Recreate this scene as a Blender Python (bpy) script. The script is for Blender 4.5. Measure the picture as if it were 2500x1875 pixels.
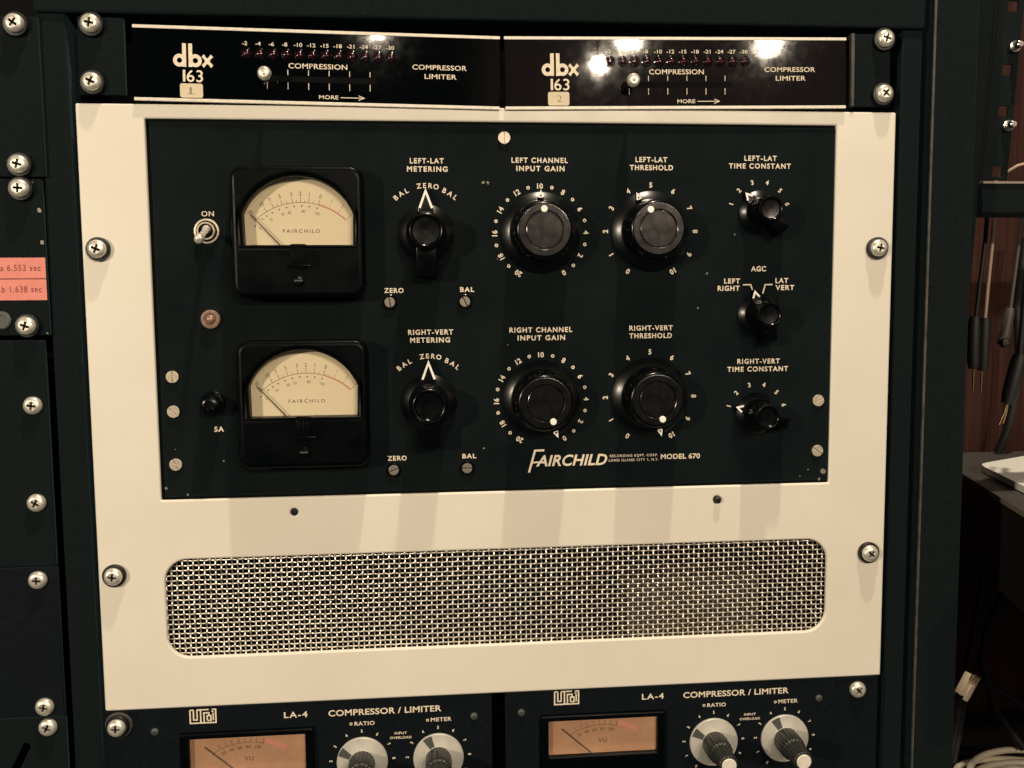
import bpy, bmesh, math, random
from mathutils import Vector, Matrix

random.seed(7)
S = 0.001                                   # layout below is written in millimetres
scene = bpy.context.scene
for o in list(bpy.data.objects):
    bpy.data.objects.remove(o, do_unlink=True)
C = scene.collection

# ------------------------------------------------------------------ camera
cam_d = bpy.data.cameras.new('camera')
cam = bpy.data.objects.new('camera', cam_d)
C.objects.link(cam)
cam.location = (-0.04223, -0.52736, -0.11698)
cam.rotation_euler = (1.4848619, 0.0084559, -0.0885575)
cam_d.sensor_fit = 'HORIZONTAL'
cam_d.sensor_width = 36.0
cam_d.lens = 2153.95 / 2500 * 36.0
cam_d.clip_start = 0.02
cam_d.clip_end = 50
scene.camera = cam

# ------------------------------------------------------------------ world: a dim room, warm wall behind the camera
w = bpy.data.worlds.new('World')
scene.world = w
w.use_nodes = True
nt = w.node_tree
nt.nodes.clear()
out = nt.nodes.new('ShaderNodeOutputWorld')
bg = nt.nodes.new('ShaderNodeBackground')
tc = nt.nodes.new('ShaderNodeTexCoord')
sep = nt.nodes.new('ShaderNodeSeparateXYZ')
nt.links.new(tc.outputs['Generated'], sep.inputs[0])


def ramp(src, a, b, lo=0.0, hi=1.0):
    m = nt.nodes.new('ShaderNodeMapRange')
    m.interpolation_type = 'SMOOTHSTEP'
    m.inputs[1].default_value = a
    m.inputs[2].default_value = b
    m.inputs[3].default_value = lo
    m.inputs[4].default_value = hi
    nt.links.new(src, m.inputs[0])
    return m.outputs[0]


def mul(a, b):
    m = nt.nodes.new('ShaderNodeMath')
    m.operation = 'MULTIPLY'
    nt.links.new(a, m.inputs[0])
    nt.links.new(b, m.inputs[1])
    return m.outputs[0]


wall = mul(mul(ramp(sep.outputs[2], 0.02, 0.07), ramp(sep.outputs[2], 0.25, 0.40, 1, 0)),
           mul(ramp(sep.outputs[0], 0.02, 0.10), ramp(sep.outputs[1], -0.2, -0.6)))
mixw = nt.nodes.new('ShaderNodeMix')
mixw.data_type = 'RGBA'
nt.links.new(wall, mixw.inputs[0])
mixw.inputs[6].default_value = (0.018, 0.028, 0.029, 1)
mixw.inputs[7].default_value = (0.46, 0.30, 0.25, 1)
nt.links.new(mixw.outputs[2], bg.inputs[0])
bg.inputs[1].default_value = 1.0
nt.links.new(bg.outputs[0], out.inputs[0])


# ------------------------------------------------------------------ lamps of the room
def lamp(name, loc, power, radius, color=(1.0, 0.845, 0.645), target=(0, 0, -0.17)):
    d = bpy.data.lights.new(name, 'AREA')
    d.shape = 'DISK'
    d.size = 2 * radius
    d.energy = power
    d.color = color
    o = bpy.data.objects.new(name, d)
    C.objects.link(o)
    o.location = loc
    o.rotation_euler = (Vector(target) - Vector(loc)).to_track_quat('-Z', 'Y').to_euler()
    return o


lamp('ceiling_downlight', (0.20, -0.41, 1.90), 38.0, 0.034)
lamp('room_lamp', (-0.213, -2.5, 0.80), 6.0, 0.020)
lamp('room_lamp', (0.530, -2.5, 0.700), 6.0, 0.019)
lamp('room_lamp', (0.630, -2.5, 0.790), 15.0, 0.030)
lamp('room_lamp', (1.118, -2.5, 0.780), 15.0, 0.028)
lamp('room_lamp', (-1.55, -1.55, 0.20), 25.0, 0.045)

scene.view_settings.view_transform = 'Standard'
scene.view_settings.look = 'None'
scene.view_settings.gamma = 1
scene.view_settings.exposure = 0
scene.view_settings.use_curve_mapping = False
scene.render.engine = 'CYCLES'

# ------------------------------------------------------------------ materials


def mat(name, base, rough=0.5, metal=0.0, spec=0.5, bump=None, var=None, rvar=None, coat=0.0, sheen=None):
    m = bpy.data.materials.new(name)
    m.use_nodes = True
    t = m.node_tree
    b = t.nodes['Principled BSDF']
    b.inputs['Base Color'].default_value = (*base, 1)
    b.inputs['Roughness'].default_value = rough
    b.inputs['Metallic'].default_value = metal
    b.inputs['Specular IOR Level'].default_value = spec
    b.inputs['Coat Weight'].default_value = coat
    b.inputs['Coat Roughness'].default_value = 0.08
    if sheen:                                          # (weight, roughness, tint)
        b.inputs['Sheen Weight'].default_value = sheen[0]
        b.inputs['Sheen Roughness'].default_value = sheen[1]
        b.inputs['Sheen Tint'].default_value = (*sheen[2], 1)
    co = t.nodes.new('ShaderNodeTexCoord').outputs['Object']

    def noise(scale, detail=3.0, rg=0.6):
        n = t.nodes.new('ShaderNodeTexNoise')
        n.inputs['Scale'].default_value = scale
        n.inputs['Detail'].default_value = detail
        n.inputs['Roughness'].default_value = rg
        t.links.new(co, n.inputs['Vector'])
        return n.outputs[0]
    if var:                                            # (scale, darker colour, lighter colour, contrast)
        r = t.nodes.new('ShaderNodeValToRGB')
        r.color_ramp.elements[0].position = 0.5 - var[3]
        r.color_ramp.elements[1].position = 0.5 + var[3]
        r.color_ramp.elements[0].color = (*var[1], 1)
        r.color_ramp.elements[1].color = (*var[2], 1)
        t.links.new(noise(var[0], 6.0), r.inputs[0])
        t.links.new(r.outputs[0], b.inputs['Base Color'])
    if rvar:                                           # (scale, low, high)
        mr = t.nodes.new('ShaderNodeMapRange')
        mr.inputs[1].default_value = 0.3
        mr.inputs[2].default_value = 0.7
        mr.inputs[3].default_value = rvar[1]
        mr.inputs[4].default_value = rvar[2]
        t.links.new(noise(rvar[0], 5.0), mr.inputs[0])
        t.links.new(mr.outputs[0], b.inputs['Roughness'])
    if bump:                                           # list of (scale, strength, distance)
        prev = None
        for sc, st, di in bump:
            bn = t.nodes.new('ShaderNodeBump')
            bn.inputs['Strength'].default_value = st
            bn.inputs['Distance'].default_value = di
            t.links.new(noise(sc), bn.inputs['Height'])
            if prev:
                t.links.new(prev, bn.inputs['Normal'])
            prev = bn.outputs[0]
        t.links.new(prev, b.inputs['Normal'])
    return m


M = {}
M['cream'] = mat('cream_enamel', (0.765, 0.715, 0.62), 0.42, bump=[(900, 0.05, 0.0004), (9, 0.03, 0.01)],
                 var=(11, (0.72, 0.665, 0.565), (0.785, 0.74, 0.645), 0.26), rvar=(25, 0.34, 0.52))
M['panel'] = mat('black_green_enamel', (0.0013, 0.0034, 0.0042), 0.8, spec=0.08, bump=[(1400, 0.12, 0.0003)], sheen=(0.17, 0.5, (0.44, 0.92, 1.0)),
               var=(28, (0.0008, 0.0022, 0.0028), (0.0044, 0.0068, 0.0072), 0.24))
M['rack'] = mat('rack_paint', (0.003, 0.0048, 0.0055), 0.75, spec=0.07, bump=[(1500, 0.35, 0.0003)], sheen=(0.095, 0.5, (0.5, 0.93, 1.0)),
              var=(700, (0.0016, 0.0033, 0.0039), (0.0062, 0.0092, 0.0098), 0.25))
M['worn_lit'] = mat('worn_and_lit_paint', (0.05, 0.048, 0.042), 0.6, bump=[(900, 0.3, 0.0003)],
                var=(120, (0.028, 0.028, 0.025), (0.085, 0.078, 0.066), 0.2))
M['void'] = mat('rack_interior', (0.0015, 0.0016, 0.0018), 0.8, spec=0.1)
M['bake'] = mat('bakelite', (0.0010, 0.0015, 0.0018), 0.2, spec=0.32, bump=[(160, 0.03, 0.0008)], rvar=(120, 0.15, 0.3))
M['skirt'] = mat('bakelite_skirt', (0.0010, 0.0015, 0.0018), 0.28, spec=0.55)
M['bakecap'] = mat('bakelite_cap', (0.0035, 0.003, 0.003), 0.2, spec=0.6, bump=[(1500, 0.10, 0.0002)], rvar=(150, 0.17, 0.26))
M['meter'] = mat('meter_case', (0.0010, 0.0019, 0.0023), 0.3, spec=0.09, bump=[(1300, 0.10, 0.0003), (25, 0.03, 0.004)], rvar=(60, 0.26, 0.4))
M['ink'] = mat('cream_ink', (0.84, 0.72, 0.55), 0.6, var=(420, (0.68, 0.57, 0.43), (0.90, 0.79, 0.61), 0.2))
M['white'] = mat('white_paint', (0.95, 0.93, 0.86), 0.5)
M['dial'] = mat('aged_dial', (0.94, 0.81, 0.56), 0.6, var=(22, (0.86, 0.72, 0.48), (0.96, 0.85, 0.61), 0.3))
M['dialink'] = mat('dial_ink', (0.15, 0.11, 0.07), 0.7)
M['dialred'] = mat('dial_red', (0.64, 0.27, 0.19), 0.7)
M['needle'] = mat('needle', (0.06, 0.04, 0.025), 0.5)
M['screw'] = mat('nickel_screw', (0.84, 0.80, 0.70), 0.34, 0.6, bump=[(600, 0.15, 0.0004)], rvar=(500, 0.26, 0.46), var=(260, (0.66, 0.61, 0.51), (0.90, 0.86, 0.76), 0.22))
M['slotted'] = mat('dull_screw', (0.62, 0.54, 0.43), 0.45, 0.55, bump=[(700, 0.2, 0.0004)],
                   var=(500, (0.44, 0.36, 0.28), (0.68, 0.60, 0.48), 0.25))
M['wire'] = mat('wire', (0.72, 0.665, 0.57), 0.32, 0.9, bump=[(500, 0.1, 0.0003)], var=(120, (0.50, 0.45, 0.38), (0.82, 0.76, 0.655), 0.22))
M['trimpot'] = mat('trimmer_screw', (0.26, 0.23, 0.185), 0.45, 0.5, var=(400, (0.2, 0.17, 0.14), (0.3, 0.27, 0.22), 0.25))
M['chrome'] = mat('chrome', (0.85, 0.80, 0.70), 0.16, 1.0, rvar=(300, 0.1, 0.26))
M['nut'] = mat('nickel_nut', (0.62, 0.54, 0.42), 0.4, 0.7, var=(400, (0.5, 0.42, 0.32), (0.68, 0.60, 0.47), 0.25))
M['rubber'] = mat('black_nylon', (0.004, 0.0045, 0.0045), 0.45)
M['gloss'] = mat('glossy_plastic', (0.0010, 0.0015, 0.0018), 0.05, spec=0.24, bump=[(45, 0.014, 0.001)], rvar=(160, 0.03, 0.055))
M['trim'] = mat('trim_strip', (0.80, 0.75, 0.64), 0.4, 0.0, var=(300, (0.68, 0.62, 0.52), (0.84, 0.79, 0.68), 0.2))
M['led'] = mat('led_lens', (0.020, 0.0014, 0.005), 0.14)
M['ledrim'] = mat('led_rim', (0.004, 0.004, 0.004), 0.12)
M['sticker'] = mat('paper_sticker', (0.70, 0.60, 0.43), 0.8, var=(120, (0.64, 0.54, 0.38), (0.73, 0.63, 0.46), 0.25))
M['pencil'] = mat('pencil', (0.30, 0.25, 0.17), 0.8)
M['faceblue'] = mat('faceplate', (0.003, 0.0046, 0.0068), 0.7, spec=0.08, bump=[(1500, 0.2, 0.0003)], sheen=(0.06, 0.5, (0.5, 0.8, 1.0)),
                    var=(300, (0.002, 0.0034, 0.0052), (0.0045, 0.0068, 0.0092), 0.25))
M['dial2'] = mat('amber_dial', (0.52, 0.285, 0.165), 0.7, var=(26, (0.38, 0.20, 0.115), (0.62, 0.36, 0.215), 0.22))
M['dial2ink'] = mat('amber_dial_ink', (0.20, 0.11, 0.06), 0.7)
M['alu'] = mat('aluminium_skirt', (0.55, 0.53, 0.47), 0.5, 0.2, bump=[(800, 0.1, 0.0003)], var=(120, (0.46, 0.44, 0.39), (0.60, 0.57, 0.50), 0.25))
M['aludark'] = mat('skirt_mark', (0.06, 0.065, 0.06), 0.5)
M['knobgrey'] = mat('fluted_knob', (0.020, 0.022, 0.020), 0.35)
M['redlabel'] = mat('red_tape', (0.74, 0.225, 0.175), 0.55, var=(200, (0.66, 0.195, 0.15), (0.78, 0.255, 0.20), 0.25))
M['redink'] = mat('red_tape_ink', (0.23, 0.045, 0.04), 0.7)
M['wood'] = None
M['desk'] = mat('desk_laminate', (0.055, 0.05, 0.046), 0.5, var=(90, (0.045, 0.04, 0.037), (0.065, 0.06, 0.055), 0.3))
M['deskedge'] = mat('desk_edge', (0.20, 0.155, 0.12), 0.6)
M['black'] = mat('matt_black', (0.004, 0.0042, 0.0045), 0.6)
M['gold'] = mat('brass_plug', (0.80, 0.55, 0.30), 0.25, 1.0)
M['greyplug'] = mat('grey_plug', (0.075, 0.066, 0.056), 0.5)
M['pinkwire'] = mat('pale_wire', (0.42, 0.30, 0.23), 0.5)
M['cable'] = mat('grey_cable', (0.42, 0.37, 0.29), 0.5)
M['paper'] = mat('white_plastic', (0.86, 0.84, 0.78), 0.4)
M['clear'] = mat('clear_plastic', (0.80, 0.66, 0.50), 0.15)
M['can'] = mat('grey_can', (0.075, 0.062, 0.047), 0.6, var=(60, (0.045, 0.037, 0.028), (0.095, 0.08, 0.06), 0.3))
M['jewel'] = mat('jewel', (0.30, 0.185, 0.14), 0.3, 0.2, var=(400, (0.20, 0.12, 0.09), (0.36, 0.235, 0.18), 0.3))
M['brass'] = mat('bare_metal_and_lit_edge', (0.24, 0.21, 0.165), 0.5, 0.3)


def wood_material():
    m = bpy.data.materials.new('red_wood')
    m.use_nodes = True
    t = m.node_tree
    b = t.nodes['Principled BSDF']
    b.inputs['Roughness'].default_value = 0.6
    b.inputs['Specular IOR Level'].default_value = 0.12
    co = t.nodes.new('ShaderNodeTexCoord').outputs['Object']
    mp = t.nodes.new('ShaderNodeMapping')
    mp.inputs['Scale'].default_value = (260, 260, 6)
    t.links.new(co, mp.inputs[0])
    n = t.nodes.new('ShaderNodeTexNoise')
    n.inputs['Scale'].default_value = 1.0
    n.inputs['Detail'].default_value = 6
    t.links.new(mp.outputs[0], n.inputs['Vector'])
    r = t.nodes.new('ShaderNodeValToRGB')
    r.color_ramp.elements[0].position = 0.3
    r.color_ramp.elements[1].position = 0.7
    r.color_ramp.elements[0].color = (0.026, 0.0088, 0.0066, 1)
    r.color_ramp.elements[1].color = (0.050, 0.0195, 0.0145, 1)
    t.links.new(n.outputs[0], r.inputs[0])
    t.links.new(r.outputs[0], b.inputs['Base Color'])
    return m


M['wood'] = wood_material()


def glass_material():
    m = bpy.data.materials.new('meter_glass')
    m.use_nodes = True
    t = m.node_tree
    t.nodes.clear()
    o = t.nodes.new('ShaderNodeOutputMaterial')
    mix = t.nodes.new('ShaderNodeMixShader')
    tr = t.nodes.new('ShaderNodeBsdfTransparent')
    gl = t.nodes.new('ShaderNodeBsdfGlossy')
    gl.inputs['Roughness'].default_value = 0.05
    tr.inputs[0].default_value = (0.995, 0.99, 0.98, 1)
    mix.inputs[0].default_value = 0.05
    t.links.new(tr.outputs[0], mix.inputs[1])
    t.links.new(gl.outputs[0], mix.inputs[2])
    t.links.new(mix.outputs[0], o.inputs[0])
    return m


M['glass'] = glass_material()

# ------------------------------------------------------------------ mesh building


class MB:
    """collects shapes in millimetres, one mesh when built"""

    def __init__(self):
        self.v, self.f, self.mi, self.mats = [], [], [], []

    def slot(self, m):
        if m not in self.mats:
            self.mats.append(m)
        return self.mats.index(m)

    def add(self, vs, fs, m):
        k = len(self.v)
        s = self.slot(m)
        self.v += [tuple(p) for p in vs]
        for f in fs:
            self.f.append(tuple(i + k for i in f))
            self.mi.append(s)
        return self

    def bm(self, bm, m):
        bm.verts.ensure_lookup_table()
        bm.verts.index_update()
        self.add([v.co[:] for v in bm.verts], [[v.index for v in f.verts] for f in bm.faces], m)
        bm.free()
        return self

    def box(self, x0, x1, y0, y1, z0, z1, m, bevel=0.0, seg=2):
        b = bmesh.new()
        bmesh.ops.create_cube(b, size=1)
        for v in b.verts:
            v.co = Vector(((x0 + x1) / 2 + v.co.x * (x1 - x0), (y0 + y1) / 2 + v.co.y * (y1 - y0), (z0 + z1) / 2 + v.co.z * (z1 - z0)))
        if bevel:
            bmesh.ops.bevel(b, geom=b.edges[:], offset=bevel, segments=seg, profile=0.5, affect='EDGES')
        return self.bm(b, m)

    def hexa(self, pts, m, bevel=0.0):
        """eight corners: four of the bottom ring, four of the top ring"""
        b = bmesh.new()
        vs = [b.verts.new(p) for p in pts]
        for f in ((0, 1, 2, 3), (7, 6, 5, 4), (0, 4, 5, 1), (1, 5, 6, 2), (2, 6, 7, 3), (3, 7, 4, 0)):
            b.faces.new([vs[i] for i in f])
        bmesh.ops.recalc_face_normals(b, faces=b.faces[:])
        if bevel:
            bmesh.ops.bevel(b, geom=b.edges[:], offset=bevel, segments=2, profile=0.5, affect='EDGES')
        return self.bm(b, m)

    def lathe(self, prof, m, c=(0, 0, 0), n=48, mod=None, cap0=True, cap1=True):
        """profile of (radius, height towards the viewer) turned about the viewing axis"""
        vs, fs = [], []
        for i, (r, h) in enumerate(prof):
            for k in range(n):
                a = 2 * math.pi * k / n
                rr = r * (mod(a, i) if mod else 1)
                vs.append((c[0] + rr * math.sin(a), c[1] - h, c[2] + rr * math.cos(a)))
        for i in range(len(prof) - 1):
            for k in range(n):
                j = (k + 1) % n
                fs.append((i * n + k, i * n + j, (i + 1) * n + j, (i + 1) * n + k))
        if cap0:
            fs.append(tuple(range(n)))
        if cap1:
            fs.append(tuple(reversed([(len(prof) - 1) * n + k for k in range(n)])))
        fs = [tuple(reversed(f)) for f in fs]
        return self.add(vs, fs, m)

    def prism(self, pts, y0, y1, m, bevel=0.0):
        """outline in the panel plane given thickness from y0 (front) to y1 (back)"""
        b = bmesh.new()
        fr = [b.verts.new((x, y0, z)) for x, z in pts]
        bk = [b.verts.new((x, y1, z)) for x, z in pts]
        b.faces.new(fr)
        b.faces.new(list(reversed(bk)))
        n = len(pts)
        for i in range(n):
            j = (i + 1) % n
            b.faces.new((fr[i], bk[i], bk[j], fr[j]))
        bmesh.ops.recalc_face_normals(b, faces=b.faces[:])
        if bevel:
            ed = [e for e in b.edges if all(v in fr for v in e.verts)]
            bmesh.ops.bevel(b, geom=ed, offset=bevel, segments=2, profile=0.5, affect='EDGES')
        return self.bm(b, m)

    def tube(self, pts, r, m, n=8, closed=False, rfun=None):
        vs, fs = [], []
        P = [Vector(p) for p in pts]
        L = len(P)
        up = Vector((0, 0, 1))
        for i, p in enumerate(P):
            if closed:
                d = P[(i + 1) % L] - P[i - 1]
            else:
                d = P[min(i + 1, L - 1)] - P[max(i - 1, 0)]
            d.normalize()
            ref = up if abs(d.dot(up)) < 0.9 else Vector((1, 0, 0))
            a = d.cross(ref).normalized()
            b = a.cross(d).normalized()
            rr = rfun(i) if rfun else r
            for k in range(n):
                t = 2 * math.pi * k / n
                vs.append(p + a * rr * math.cos(t) + b * rr * math.sin(t))
        for i in range(L if closed else L - 1):
            i2 = (i + 1) % L
            for k in range(n):
                j = (k + 1) % n
                fs.append((i * n + k, i2 * n + k, i2 * n + j, i * n + j))
        if not closed:
            fs.append(tuple(range(n)))
            fs.append(tuple(reversed([(L - 1) * n + k for k in range(n)])))
        return self.add(vs, fs, m)

    def build(self, name, parent=None, origin=None, smooth=35, rot=0.0):
        if origin is None:
            xs, ys, zs = zip(*self.v)
            origin = ((min(xs) + max(xs)) / 2, (min(ys) + max(ys)) / 2, (min(zs) + max(zs)) / 2)
        me = bpy.data.meshes.new(name)
        me.from_pydata([((x - origin[0]) * S, (y - origin[1]) * S, (z - origin[2]) * S) for x, y, z in self.v], [], self.f)
        for m in self.mats:
            me.materials.append(m)
        me.polygons.foreach_set('material_index', self.mi)
        if smooth:
            me.set_sharp_from_angle(angle=math.radians(smooth))
            # large flat faces stay flat so that only the rounded edges are shaded round
            me.polygons.foreach_set('use_smooth', [max(abs(c) for c in p.normal) < 0.99995 for p in me.polygons])
        me.update()
        o = bpy.data.objects.new(name, me)
        C.objects.link(o)
        place(o, origin, parent)
        return o


def place(o, origin, parent):
    o['_o'] = origin
    if parent is not None:
        o.parent = parent
        po = parent['_o']
        o.location = Vector(((origin[0] - po[0]) * S, (origin[1] - po[1]) * S, (origin[2] - po[2]) * S))
    else:
        o.location = Vector(origin) * S


def tag(o, label=None, cat=None, group=None, kind=None):
    if label:
        o['label'] = label
    if cat:
        o['category'] = cat
    if group:
        o['group'] = group
    if kind:
        o['kind'] = kind
    return o


def thing(name, origin, label, cat, group=None):
    o = bpy.data.objects.new(name, None)
    o.empty_display_size = 0.01
    C.objects.link(o)
    place(o, origin, None)
    return tag(o, label, cat, group)


def copy_tree(o, parent, origin, rot=None):
    """a copy of a part with copies of its own parts, meshes shared"""
    c = o.copy()
    C.objects.link(c)
    place(c, origin, parent)
    if rot is not None:
        c.rotation_euler = (0, rot, 0)
    for ch in list(o.children):
        k = ch.copy()
        C.objects.link(k)
        k.parent = c
        for g in list(ch.children):
            q = g.copy()
            C.objects.link(q)
            q.parent = k
    return c


# outlines that may have holes: a filled curve with thickness and rounded front edge
def curve_shape(mb, loops, y0, y1, m, bevel=0.0, seg=2):
    cu = bpy.data.curves.new('c', 'CURVE')
    cu.dimensions = '2D'
    cu.fill_mode = 'BOTH'
    for lp in loops:
        sp = cu.splines.new('POLY')
        sp.points.add(len(lp) - 1)
        for p, (x, z) in zip(sp.points, lp):
            p.co = (x, z, 0, 1)
        sp.use_cyclic_u = True
    cu.extrude = (y1 - y0) / 2 - bevel
    cu.bevel_depth = bevel
    cu.bevel_resolution = seg
    cu.offset = -bevel
    add_curve(mb, cu, m, lambda v: (v.x, (y0 + y1) / 2 - v.z, v.y))


def add_curve(mb, cu, m, fn):
    ob = bpy.data.objects.new('c', cu)
    C.objects.link(ob)
    dg = bpy.context.evaluated_depsgraph_get()
    ev = ob.evaluated_get(dg)
    me = ev.to_mesh()
    vs = [fn(v.co) for v in me.vertices]
    fs = [tuple(p.vertices) for p in me.polygons]
    ev.to_mesh_clear()
    bpy.data.objects.remove(ob)
    bpy.data.curves.remove(cu)
    mb.add(vs, fs, m)


_glyph = {}


def glyphs(txt, bold, track, shear):
    key = (txt, bold, track, shear)
    if key not in _glyph:
        cu = bpy.data.curves.new('t', 'FONT')
        cu.body = txt
        cu.size = 1
        cu.offset = bold
        cu.space_character = track
        cu.shear = shear
        cu.resolution_u = 4
        tmp = MB()
        add_curve(tmp, cu, None, lambda v: (v.x, 0, v.y))
        xs = [v[0] for v in tmp.v]
        _glyph[key] = (tmp.v, tmp.f, min(xs), max(xs))
    return _glyph[key]


CAP = 0.7


def text(mb, txt, x0, x1, base, h, y, m, bold=0.028, track=1.12, rot=0.0, shear=0.0, about=None):
    """lettering as thin raised ink, fitted between x0 and x1 on a base line"""
    v, f, a, b = glyphs(txt, bold, track, shear)
    sx = (x1 - x0) / (b - a)
    sz = h / CAP
    pts = []
    for p in v:
        x, z = x0 + (p[0] - a) * sx, base + p[2] * sz
        if rot:
            ox, oz = about
            dx, dz = x - ox, z - oz
            c, s = math.cos(rot), math.sin(rot)
            x, z = ox + dx * c + dz * s, oz - dx * s + dz * c
        pts.append((x, y, z))
    mb.add(pts, f, m)


def width(txt, h, bold=0.018, track=1.12, wf=1.0):
    v, f, a, b = glyphs(txt, bold, track, 0.0)
    return (b - a) * h / CAP * wf


def ctext(mb, txt, cx, base, h, y, m, bold=0.018, track=1.12, wf=1.0, rot=0.0, about=None):
    wd = width(txt, h, bold, track, wf)
    text(mb, txt, cx - wd / 2, cx + wd / 2, base, h, y, m, bold, track, rot, 0.0, about)


def arc_text(mb, txt, c, r, ang, h, y, m, bold=0.02, wf=1.0):
    """text centred at radius r and clock angle ang, its head pointing outwards"""
    ctext(mb, txt, c[0], c[1] + r - h / 2, h, y, m, bold, 1.05, wf, rot=math.radians(ang), about=c)


def arc_word(mb, txt, c, r, ang, step, h, y, m, bold=0.02):
    for k, ch in enumerate(txt):
        arc_text(mb, ch, c, r, ang + step * (k - (len(txt) - 1) / 2), h, y, m, bold)


def ring(mb, cx, cz, ro, ri, y, m, n=20):
    vs, fs = [], []
    for k in range(n):
        a = 2 * math.pi * k / n
        vs.append((cx + ro * math.sin(a), y, cz + ro * math.cos(a)))
        vs.append((cx + ri * math.sin(a), y, cz + ri * math.cos(a)))
    for k in range(n):
        j = (k + 1) % n
        fs.append((2 * k, 2 * k + 1, 2 * j + 1, 2 * j))
    mb.add(vs, fs, m)


def disc(mb, cx, cz, r, y, m, n=24, jitter=0.0):
    vs = [(cx + r * (1 + random.uniform(-jitter, jitter)) * math.sin(2 * math.pi * k / n), y,
           cz + r * (1 + random.uniform(-jitter, jitter)) * math.cos(2 * math.pi * k / n)) for k in range(n)]
    mb.add(vs, [tuple(reversed(range(n)))], m)


def stroke(mb, pts, wd, y, m):
    """flat painted line through points, one strip with mitred corners"""
    P = [Vector(p) for p in pts]
    n = len(P)
    vs = []
    for i, p in enumerate(P):
        d0 = (P[i] - P[i - 1]).normalized() if i else (P[1] - P[0]).normalized()
        d1 = (P[i + 1] - P[i]).normalized() if i < n - 1 else d0
        nn = Vector((-(d0.y + d1.y), d0.x + d1.x)).normalized()
        k = min(2.6, 1 / max(0.2, nn.dot(Vector((-d0.y, d0.x)))))
        q = nn * wd / 2 * k
        vs += [(p.x + q.x, y, p.y + q.y), (p.x - q.x, y, p.y - q.y)]
    mb.add(vs, [(2 * i, 2 * i + 1, 2 * i + 3, 2 * i + 2) for i in range(n - 1)], m)


def rrect(x0, x1, z0, z1, r, n=8):
    pts = []
    for cx, cz, a0 in ((x1 - r, z1 - r, 0), (x0 + r, z1 - r, 90), (x0 + r, z0 + r, 180), (x1 - r, z0 + r, 270)):
        for k in range(n + 1):
            a = math.radians(a0 + 90 * k / n)
            pts.append((cx + r * math.cos(a), cz + r * math.sin(a)))
    return pts


def circle(cx, cz, r, n=24):
    return [(cx + r * math.cos(2 * math.pi * k / n), cz + r * math.sin(2 * math.pi * k / n)) for k in range(n)]


# ------------------------------------------------------------------ screws
def cross_screw(parent, origin, rot, washer=True):
    """phillips rack screw with a black washer, standing on the surface at origin"""
    x, y, z = origin
    h0 = 2.6 if washer else 0.3
    b = MB()
    b.lathe([(5.2, h0 - 0.3), (5.25, h0 + 0.5), (5.0, h0 + 1.5), (4.3, h0 + 2.4), (3.2, h0 + 2.9), (2.75, h0 + 3.0)], M['screw'], origin, 32, cap1=False)
    a, wq = 2.6, 0.66
    cr = [(wq, a), (wq, wq), (a, wq), (a, -wq), (wq, -wq), (wq, -a), (-wq, -a), (-wq, -wq), (-a, -wq), (-a, wq), (-wq, wq), (-wq, a)]
    curve_shape(b, [[(x + p, z + q) for p, q in circle(0, 0, 2.75, 32)], [(x + p, z + q) for p, q in cr]], y - h0 - 3.0, y - h0 - 1.2, M['screw'])
    b.lathe([(2.7, h0 + 1.0), (2.7, h0 + 1.3)], M['void'], origin, 16)
    o = b.build('rack_screw', parent, origin)
    if washer:
        wb = MB()
        wb.lathe([(6.7, 0), (6.8, 0.5), (6.8, 1.9), (6.4, 2.5), (5.3, 2.6)], M['rubber'], origin, 32)
        wb.build('washer', o)
    o.rotation_euler = (0, math.radians(rot), 0)
    return o


_cs = {}


def rack_screw(parent, x, z, y=0.0, rot=20, washer=True):
    if washer not in _cs:
        _cs[washer] = cross_screw(parent, (x, y, z), rot, washer)
        return _cs[washer]
    return copy_tree(_cs[washer], parent, (x, y, z), math.radians(rot))


_ss = {}


def slot_screw(parent, x, z, y, r, rot, recess=False):
    key = (r, recess)
    if key not in _ss:
        b = MB()
        o3 = (x, y, z)
        b.lathe([(r * 0.97, -0.2), (r * 0.97, 0.35)], M['slotted'] if not recess else M['aludark'], o3, 32)
        g = 0.38
        for s in (1, -1):
            a0 = math.asin(g / r)
            seg = [(r * math.cos(a0 + (math.pi - 2 * a0) * k / 18), s * r * math.sin(a0 + (math.pi - 2 * a0) * k / 18)) for k in range(19)]
            if s < 0:
                seg.reverse()
            b.prism([(x + p, z + q) for p, q in seg], y - 1.1, y - 0.2, M['slotted'] if not recess else M['trimpot'], 0.2)
        o = b.build('slotted_screw', parent, o3)
        if recess:
            w2 = MB()
            w2.lathe([(r + 1.35, -0.1), (r + 1.35, 0.9), (r + 1.1, 1.1), (r + 0.85, 1.1), (r + 0.6, 0.2)], M['bake'], o3, 32, cap1=False)
            w2.build('bushing', o)
        o.rotation_euler = (0, math.radians(rot), 0)
        _ss[key] = o
        return o
    return copy_tree(_ss[key], parent, (x, y, z), math.radians(rot))


# =================================================================== SETTING
mb = MB()
mb.box(262, 900, 245, 265, -520, 260, M['wood'])
tag(mb.build('wall', smooth=0), kind='structure')
mb = MB()
mb.box(-620, 900, -60, 265, -520, -505, M['black'])
tag(mb.build('floor', smooth=0), kind='structure')

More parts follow.
